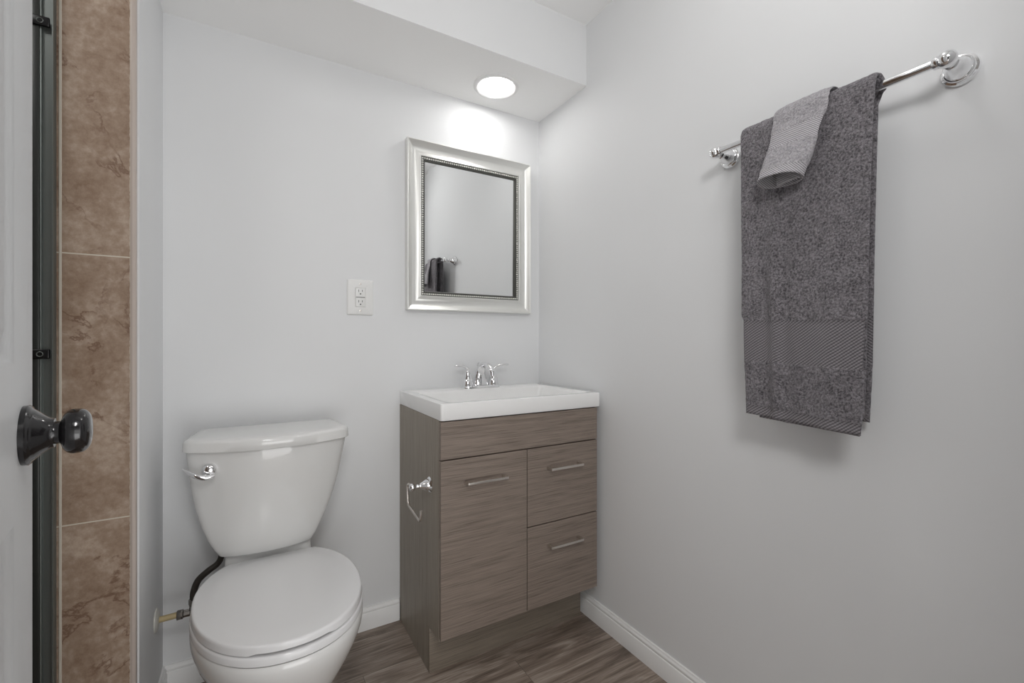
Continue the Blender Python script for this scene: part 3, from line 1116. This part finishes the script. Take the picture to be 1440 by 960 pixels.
# front hanging layers + wrap over the bar + back layer, each a padded sheet
def drape(z_front, x_front, x_back, z_back, Rw, halfth, yl, yr, seed, bands, skew, fold_amp, y_shift_back=0.0):
    """path: front bottom -> up -> over the rail -> down behind. yl / yr: tables of (z, y) for the far and near edges of the front"""
    path = []      # (x, z, dist along from front bottom)
    zt = bz
    nf = int((zt - z_front) / STEP)
    for k in range(nf + 1):
        q = k / nf
        z = z_front + (zt - z_front) * q
        x = x_front + (bzx - Rw - x_front) * q ** 1.5
        path.append((x, z, 0))
    na = 16
    for k in range(1, na + 1):
        a = PI - PI * k / na
        path.append((bzx + Rw * math.cos(a), zt + Rw * math.sin(a), 1))
    nbk = int((zt - z_back) / (STEP * 1.6))
    for k in range(1, nbk + 1):
        q = k / nbk
        path.append((bzx + Rw + (x_back - bzx - Rw) * q ** 1.2, zt + (z_back - zt) * q, 2))
    ns = len(path)
    nt_ = int(0.28 / STEP)
    P = np.zeros((ns, nt_, 3))
    U = np.zeros((ns, nt_, 2))
    dist = 0
    lastp = None
    for i, (x, z, seg) in enumerate(path):
        if lastp:
            dist += math.hypot(x - lastp[0], z - lastp[1])
        lastp = (x, z)
        a = interp(z, yl)
        b = interp(z, yr)
        if seg == 2:
            q = (zt - z) / (zt - z_back)
            b = np.interp(z, *zip(*YRB)) + y_shift_back
        for j in range(nt_):
            t = j / (nt_ - 1)
            zz = z - skew * t * max(0, (zt - z) / (zt - z_front)) * (1 if seg == 0 else 0.3)
            P[i, j] = (x, a + (b - a) * t, zz)
            U[i, j] = (t * abs(b - a), dist)
    front_q = np.array([max(0, (zt - z) / (zt - z_front)) if s == 0 else (0 if s == 1 else 0.3) for x, z, s in path])
    tt = np.linspace(0, 1, nt_)
    folds = (np.exp(-((tt - 0.31) / 0.045) ** 2) * 1.1 - np.exp(-((tt - 0.20) / 0.05) ** 2) * 0.5 - np.exp(-((tt - 0.42) / 0.05) ** 2) * 0.3 + np.exp(-((tt - 0.77) / 0.06) ** 2) * 0.45
             - np.exp(-((tt - 0.60) / 0.08) ** 2) * 0.4 + 0.25 * np.sin(tt * 9 + seed))
    P[:, :, 0] -= fold_amp * np.minimum(1, front_q * 1.6)[:, None] * folds[None, :]
    big = nz(ns, nt_, 0.012, 0.035, seed, 1)
    P[:, :, 0] -= big * fold_amp * 0.8 * np.minimum(1, front_q * 2)[:, None]
    Nn = normals(P)
    if Nn[ns // 4, nt_ // 2, 0] > 0:
        Nn = -Nn
    zarr = np.array([p[1] for p in path])
    seg = np.array([p[2] for p in path])
    h = np.ones((ns, 1)) * edge_round(nt_, halfth, 0.022)[None, :]
    band_row = np.zeros(ns, dtype=int)
    for (b0, b1) in bands:
        band_row |= ((zarr > b0) & (zarr < b1) & (seg != 1)).astype(int)
    fine = nz(ns, nt_, 0.9, 0.9, seed + 3, 2) * 0.0010
    med = nz(ns, nt_, 0.22, 0.22, seed + 5, 1) * 0.0009
    dd = (fine + med) * (1 - band_row)[:, None] + (-0.0016 * band_row)[:, None]
    # round the hem
    r0 = np.minimum(1, (np.arange(ns) + 0.6) / 2.5)
    r1 = np.minimum(1, (np.arange(ns)[::-1] + 0.6) / 2.5)
    h = h * (np.sqrt(r0 * r1))[:, None]
    slab(verts, faces, uvs, mats, P, Nn, h, U, lambda i, j: int(band_row[i]), np.stack([dd, dd]))


YL = [(0.86, -1.0520), (0.97, -1.0480), (1.012, -1.0460), (1.108, -1.0455), (1.118, -1.0405), (1.30, -1.0345), (1.56, -1.0300)]
YR = [(0.86, -1.2790), (0.92, -1.2840), (1.006, -1.2870), (1.014, -1.2840), (1.105, -1.2880), (1.115, -1.2925), (1.35, -1.2965), (1.50, -1.3000), (1.56, -1.3040)]
YRB = [(0.86, -1.2660), (1.0, -1.2740), (1.3, -1.2830), (1.53, -1.2900), (1.56, -1.3020)]
# outer fold
drape(0.8870, -0.1010, -0.0260, 0.8950, 0.0228, 0.0042, YL, YR, 1.3, ((1.0130, 1.1080), (0.0, 0.9080)), 0.0135, 0.0090, 0.0)
# inner fold, peeking out below the hem
YL2 = [(z, y - 0.012 - (0.012 if z < 1.0 else 0)) for z, y in YL]
YR2 = [(z, y + 0.004) for z, y in YR]
drape(0.8790, -0.0900, -0.0370, 0.8990, 0.0142, 0.0034, YL2, YR2, 4.1, ((0.0, 0.9000),), 0.0085, 0.0030, 0.006)
build_cloth('bath_towel', verts, faces, uvs, mats, [M['terry'], M['weave']],
            'large charcoal grey terry towel with woven bands hanging folded on the chrome bar', 'towel', (bzx, -1.16, bz))

# washcloth: flattened sleeve of cloth folded over the rail on top of the towel, open at the bottom
verts, faces, uvs, mats = [], [], [], []


def wash():
    """closed flattened loops following a path down the front of the towel; the lower end is open"""
    R0 = 0.0297
    path = []
    for k in range(14):
        a = PI * 0.30 + (PI - PI * 0.30) * k / 13          # from behind the top to the front
        path.append((bzx + R0 * math.cos(a), bz + R0 * math.sin(a), 0.0))
    nfr = 46
    for k in range(1, nfr + 1):
        q = k / nfr
        path.append((bzx - R0 - 0.0115 * q, bz - 0.140 * q, q))
    rows = []
    nn = 96
    for i, (x, z, q) in enumerate(path):
        yl = np.interp(q, [0, 0.15, 0.35, 0.6, 1.0], [-1.1150, -1.1130, -1.1120, -1.1080, -1.0990])
        yr = np.interp(q, [0, 0.15, 0.35, 0.6, 0.8, 1.0], [-1.2280, -1.2250, -1.2170, -1.2130, -1.2060, -1.1950])
        c, hw = (yl + yr) / 2, (yl - yr) / 2
        d = Vector(path[min(i + 1, len(path) - 1)][:2]) - Vector(path[max(i - 1, 0)][:2])
        d.normalize()
        n2 = Vector((d.y, -d.x))                           # points away from the rail centre
        if n2.dot(Vector((x - bzx, z - bz))) < 0 and q == 0:
            n2 = -n2
        if q > 0:
            n2 = Vector((-1, 0))
        th = 0.0045 + 0.0225 * max(0, (q - 0.10) / 0.90) ** 1.1
        band = (0.20 < q < 0.50) or q > 0.86
        rows.append((x, z, q, c, hw, n2, th, band))
    outer, inner = [], []
    for x, z, q, c, hw, n2, th, band in rows:
        ro, ri = [], []
        for k in range(nn):
            a = 2 * PI * k / nn
            cy, sn = math.cos(a), math.sin(a)
            sy = math.copysign(abs(cy) ** 0.75, cy)
            for lst, w_, t_2 in ((ro, hw, th), (ri, hw - 0.0040, max(th - 0.0042, 0.0006))):
                yy = c + w_ * sy
                off = th + t_2 * sn
                zz = z
                tt = (yy - (c - hw)) / (2 * hw)
                zz = z - (0.016 * (1 - sn) * 0.5 - 0.004 * (tt - 0.5)) * max(0, q) ** 2
                zz += 0.020 * (0.5 - tt) * 0
                lst.append(Vector((x + n2.x * off, yy, zz + n2.y * off)))
        outer.append(ro)
        inner.append(ri)
    base = len(verts)
    for A, sg in ((outer, 1), (inner, 0)):
        for i, r in enumerate(A):
            q = rows[i][2]
            band = rows[i][7]
            for k, p in enumerate(r):
                c = Vector((p.x, rows[i][3], p.z))
                jit = 0 if (band or not sg) else 0.0011 * noise.noise(p * 420) + 0.0012 * noise.noise(p * 110)
                if band and sg:
                    jit = -0.0012
                ang = 2 * PI * k / nn
                dirv = Vector((rows[i][5].x * math.sin(ang), math.cos(ang), rows[i][5].y * math.sin(ang)))
                verts.append(tuple(p + dirv * jit))
                uvs.append((p.y, -i * 0.003))
    ni = len(outer)
    O = lambda i, k: base + i * nn + k % nn
    I = lambda i, k: base + (ni + i) * nn + k % nn
    for i in range(ni - 1):
        m = 1 if rows[i][7] else 0
        for k in range(nn):
            faces.append((O(i, k), O(i, k + 1), O(i + 1, k + 1), O(i + 1, k))); mats.append(m)
            faces.append((I(i, k), I(i + 1, k), I(i + 1, k + 1), I(i, k + 1))); mats.append(1 if i > ni - 12 else 0)
    for k in range(nn):
        faces.append((O(ni - 1, k), O(ni - 1, k + 1), I(ni - 1, k + 1), I(ni - 1, k))); mats.append(1)
        faces.append((O(0, k), I(0, k), I(0, k + 1), O(0, k + 1))); mats.append(0)
    # loose inner fold seen inside the sleeve and dropping below it
    ns, nt_ = 30, 30
    P = np.zeros((ns, nt_, 3))
    U = np.zeros((ns, nt_, 2))
    for i in range(ns):
        for j in range(nt_):
            s, t = i / (ns - 1), j / (nt_ - 1)
            z = bz - 0.075 - 0.083 * s + 0.008 * t
            y = -1.132 - 0.056 * t - 0.004 * s
            x = bzx - R0 - 0.0213 - 0.004 * s - 0.008 * math.sin(t * PI) * s
            P[i, j] = (x, y, z)
            U[i, j] = (y, z)
    slab(verts, faces, uvs, mats, P, normals(P), np.full((ns, nt_), 0.0022), U, lambda i, j: 1, np.zeros((2, ns, nt_)))


wash()
build_cloth('washcloth', verts, faces, uvs, mats, [M['terry2'], M['weave2']],
            'small light grey washcloth folded over the top of the charcoal towel', 'washcloth', (bzx, -1.16, bz + 0.02))

# ------------------------------------------------------------------ toilet
tcx = -1.0740
to = thing('toilet', 'white two-piece toilet with closed lid beside the vanity', 'toilet', (tcx, -0.35, 0))


def egg(sc, z, w=0.190, yc=-0.3905, af=0.2545, ab=0.2363, yback=-0.195, n=72, cx=-1.0608, grow=0.0, tw=-0.0543, dz=None):
    """lid outline: elongated egg with a straight rear edge"""
    out = []
    for k in range(n):
        a = 2 * PI * k / n - PI / 2
        ca, sa = math.cos(a), math.sin(a)
        L = (ab if sa > 0 else af) * sc + grow
        y = yc + L * math.copysign(abs(sa) ** (2 / 2.135), sa)
        x = (w * sc + grow) * math.copysign(abs(ca) ** (2 / 2.135), ca)
        yb = yback + grow * 0.5
        if y > yb:
            y = yb
        out.append((cx + x + (y - yc) * tw, y, z + (dz(x, y) if dz else 0)))
    return out


def lidlow(x, y):
    # finger gap at the front of the lid
    return 0.0048 if (y < -0.60 and abs(x) < 0.075) else 0.0


bm = nb()
# bowl and pedestal
R = []
for sc, z, w, yc, af, yb in ((0.94, 0.3825, 0.187, -0.3905, 0.2515, -0.21), (1.0, 0.3825, 0.189, -0.3905, 0.2545, -0.20), (1.010, 0.379, 0.190, -0.3905, 0.2545, -0.198), (1.016, 0.366, 0.190, -0.3905, 0.2545, -0.196),
                             (1.008, 0.350, 0.190, -0.3905, 0.2545, -0.196), (0.985, 0.325, 0.188, -0.389, 0.252, -0.196), (0.93, 0.285, 0.182, -0.385, 0.250, -0.19), (0.84, 0.235, 0.172, -0.380, 0.246, -0.18),
                             (0.74, 0.175, 0.158, -0.370, 0.240, -0.16), (0.68, 0.110, 0.152, -0.360, 0.250, -0.14), (0.68, 0.050, 0.152, -0.355, 0.268, -0.13), (0.72, 0.020, 0.155, -0.355, 0.275, -0.12), (0.73, 0.0, 0.155, -0.355, 0.276, -0.12)):
    R.append(egg(sc, z, w, yc, af, 0.2363, yb))
loft(bm, R)


def rect_loop(cx, hw, y0, y1, r, z, n=5):
    return rrect(cx - hw, cx + hw, y0, y1, r, z, n)


# rear deck that carries the tank
dcx = -1.0790
loft(bm, [rect_loop(dcx, 0.095, -0.300, -0.060, 0.03, 0.16), rect_loop(dcx, 0.105, -0.300, -0.045, 0.03, 0.30), rect_loop(dcx, 0.112, -0.215, -0.040, 0.020, 0.370),
          rect_loop(dcx, 0.1140, -0.190, -0.040, 0.018, 0.392), rect_loop(dcx, 0.1140, -0.178, -0.040, 0.016, 0.410), rect_loop(dcx, 0.1130, -0.172, -0.040, 0.014, 0.434),
          rect_loop(dcx, 0.108, -0.168, -0.045, 0.012, 0.438)])
part('bowl', bm, M['porcelain'], to, 50)
bm = nb()
loft(bm, [egg(0.97, 0.3845, grow=-0.004), egg(1.0, 0.3845, grow=0.0005), egg(1.0, 0.3865, grow=0.0030), egg(1.0, 0.3990, grow=0.0030), egg(1.0, 0.4030, grow=0.0010), egg(1.0, 0.4042, grow=-0.0035), egg(0.9, 0.4045)])
part('seat', bm, M['seat'], to, 50)
bm = nb()
loft(bm, [egg(0.9, 0.4075, dz=lidlow), egg(1.0, 0.4062, grow=-0.0020, dz=lidlow), egg(1.0, 0.4075, grow=0.0008, dz=lidlow), egg(1.0, 0.4200), egg(1.0, 0.4240, grow=-0.0008), egg(1.0, 0.4260, grow=-0.0030),
          egg(1.0, 0.4266, grow=-0.0070), egg(1.0, 0.4264, grow=-0.0220), egg(1.0, 0.4276, grow=-0.0300), egg(1.0, 0.4280, grow=-0.060), egg(0.35, 0.4282, yc=-0.43)])
part('lid', bm, M['seat'], to, 50)


def dplan(hw, yback, ycorner, bow, z, r=0.022, hwb=None, n=26, cx=None):
    """D-shaped plan: straight back, sides, bowed front. back corners rounded"""
    hwb = hwb or hw
    out = []
    tcx_ = tcx if cx is None else cx
    # front from -x to +x
    for k in range(n + 1):
        u = -1 + 2 * k / n
        uu = math.sin(u * PI / 2)
        x = hw * uu
        y = ycorner - bow * (1 - abs(uu) ** 2.2)
        # round the front corners slightly
        e = max(0.0, (abs(uu) - 0.94) / 0.06)
        y += 0.010 * e * e
        out.append((tcx_ + x, y, z))
    for k in range(6):
        a = PI / 2 * k / 5
        out.append((tcx_ + hwb - r + r * math.cos(a), yback - r + r * math.sin(a), z))
    for k in range(6):
        a = PI / 2 + PI / 2 * k / 5
        out.append((tcx_ - hwb + r + r * math.cos(a), yback - r + r * math.sin(a), z))
    return out


bm = nb()
tank = [(0.442, 0.100, -0.170, 0.022), (0.4435, 0.112, -0.182, 0.024), (0.450, 0.122, -0.188, 0.026), (0.470, 0.134, -0.190, 0.030), (0.500, 0.1480, -0.192, 0.036), (0.540, 0.1640, -0.194, 0.044),
        (0.590, 0.1790, -0.197, 0.051), (0.640, 0.1895, -0.199, 0.057), (0.690, 0.1975, -0.201, 0.061), (0.740, 0.2050, -0.203, 0.064), (0.7555, 0.2065, -0.203, 0.064)]
loft(bm, [dplan(hw, -0.036, yc, bow, z, 0.022, hw * 0.94, cx=tcx - 0.011 * min(1, (0.7555 - z) / 0.25)) for z, hw, yc, bow in tank])
part('tank', bm, M['porcelain'], to, 50)
bm = nb()
lid = [(0.7565, 0.2040, -0.200, 0.062, 0.1900), (0.7565, 0.2130, -0.209, 0.066, 0.1960), (0.7580, 0.2145, -0.2105, 0.066, 0.1970), (0.7800, 0.2135, -0.2095, 0.066, 0.1960), (0.7850, 0.2120, -0.208, 0.066, 0.1940),
       (0.7885, 0.2080, -0.204, 0.065, 0.1900), (0.7900, 0.2020, -0.198, 0.064, 0.1840), (0.7906, 0.1900, -0.186, 0.060, 0.1720)]
loft(bm, [dplan(hw, -0.030 - (0.002, 0, 0, 0, 0.001, 0.004, 0.010, 0.022)[i], yc, bow, z, 0.030, hwb) for i, (z, hw, yc, bow, hwb) in enumerate(lid)])
part('tank_lid', bm, M['porcelain'], to, 50)
# flush lever
bm = nb()
lvx, lvz = -1.2230, 0.7100
lvy = -0.2360
lathe(bm, (lvx, lvy + 0.012, lvz), (-0.12, -1, 0), [(0, 0), (0, 0.0175), (0.014, 0.0180), (0.018, 0.0172), (0.023, 0.0140), (0.026, 0.0090), (0.0275, 0.0)], 36)
lv = part('flush_lever', bm, M['chrome'], to, 50)
bm = nb()
tube(bm, [(lvx + 0.010, lvy - 0.018, lvz - 0.013), (lvx - 0.010, lvy - 0.022, lvz - 0.0145), (lvx - 0.028, lvy - 0.020, lvz - 0.009), (lvx - 0.046, lvy - 0.008, lvz + 0.000), (lvx - 0.061, lvy + 0.004, lvz + 0.009)],
     [0.0080, 0.0085, 0.0080, 0.0060, 0.0022], 18, (1.0, 0.9))
part('lever_arm', bm, M['chrome'], lv, 60)

# ------------------------------------------------------------------ water supply
ws = thing('water_supply_valve', 'yellowed water pipe and shut-off valve low on the wall beside the toilet', 'valve', (LX, -0.122, 0.281))
py_, pz_ = -0.122, 0.2815
bm = nb()
lathe(bm, (LX, py_, pz_), (1, 0, 0), [(0, 0), (0, 0.031), (0.003, 0.031), (0.007, 0.026), (0.009, 0.014), (0.009, 0)], 36)
part('wall_flange', bm, M['escutcheon'], ws, 40, 'off-white wall flange')
bm = nb()
tube(bm, [(LX + 0.008, py_, pz_), (LX + 0.052, py_, pz_ + 0.001)], 0.0082, 20, n=1)
part('pipe', bm, M['brass'], ws, 60, 'yellowed pipe stub')
bm = nb()
lathe(bm, (LX + 0.048, py_, pz_), (1, 0, 0), [(0, 0), (0, 0.0125), (0.002, 0.0135), (0.014, 0.0135), (0.016, 0.0105), (0.030, 0.0105), (0.032, 0.0135), (0.046, 0.0135), (0.048, 0.008), (0.058, 0.006), (0.058, 0)], 8)
lathe(bm, (LX + 0.086, py_, pz_ + 0.006), (0, 0, 1), [(0, 0), (0, 0.010), (0.014, 0.010), (0.016, 0.0115), (0.030, 0.0115), (0.032, 0.007), (0.034, 0)], 8)
sphere(bm, (LX + 0.112, py_, pz_), 0.016, 20, 12, (0.5, 1, 1.3))
part('valve_body', bm, M['valve'], ws, 30)
bm = nb()
tube(bm, [(LX + 0.086, py_, pz_ + 0.036), (LX + 0.088, py_ - 0.001, pz_ + 0.060), (LX + 0.099, py_ - 0.002, pz_ + 0.088), (LX + 0.122, py_ - 0.002, pz_ + 0.108), (LX + 0.143, py_, pz_ + 0.121), (LX + 0.153, py_, pz_ + 0.138), (LX + 0.1535, py_, pz_ + 0.1590)],
     [0.0085, 0.0088, 0.0090, 0.0090, 0.0085, 0.0080, 0.0080], 18)
part('supply_hose', bm, plain('braided_hose', (0.055, 0.048, 0.042), 0.4, 0.5, ns=500, bs=0.5), ws, 60, 'dark braided hose curving up to the tank')
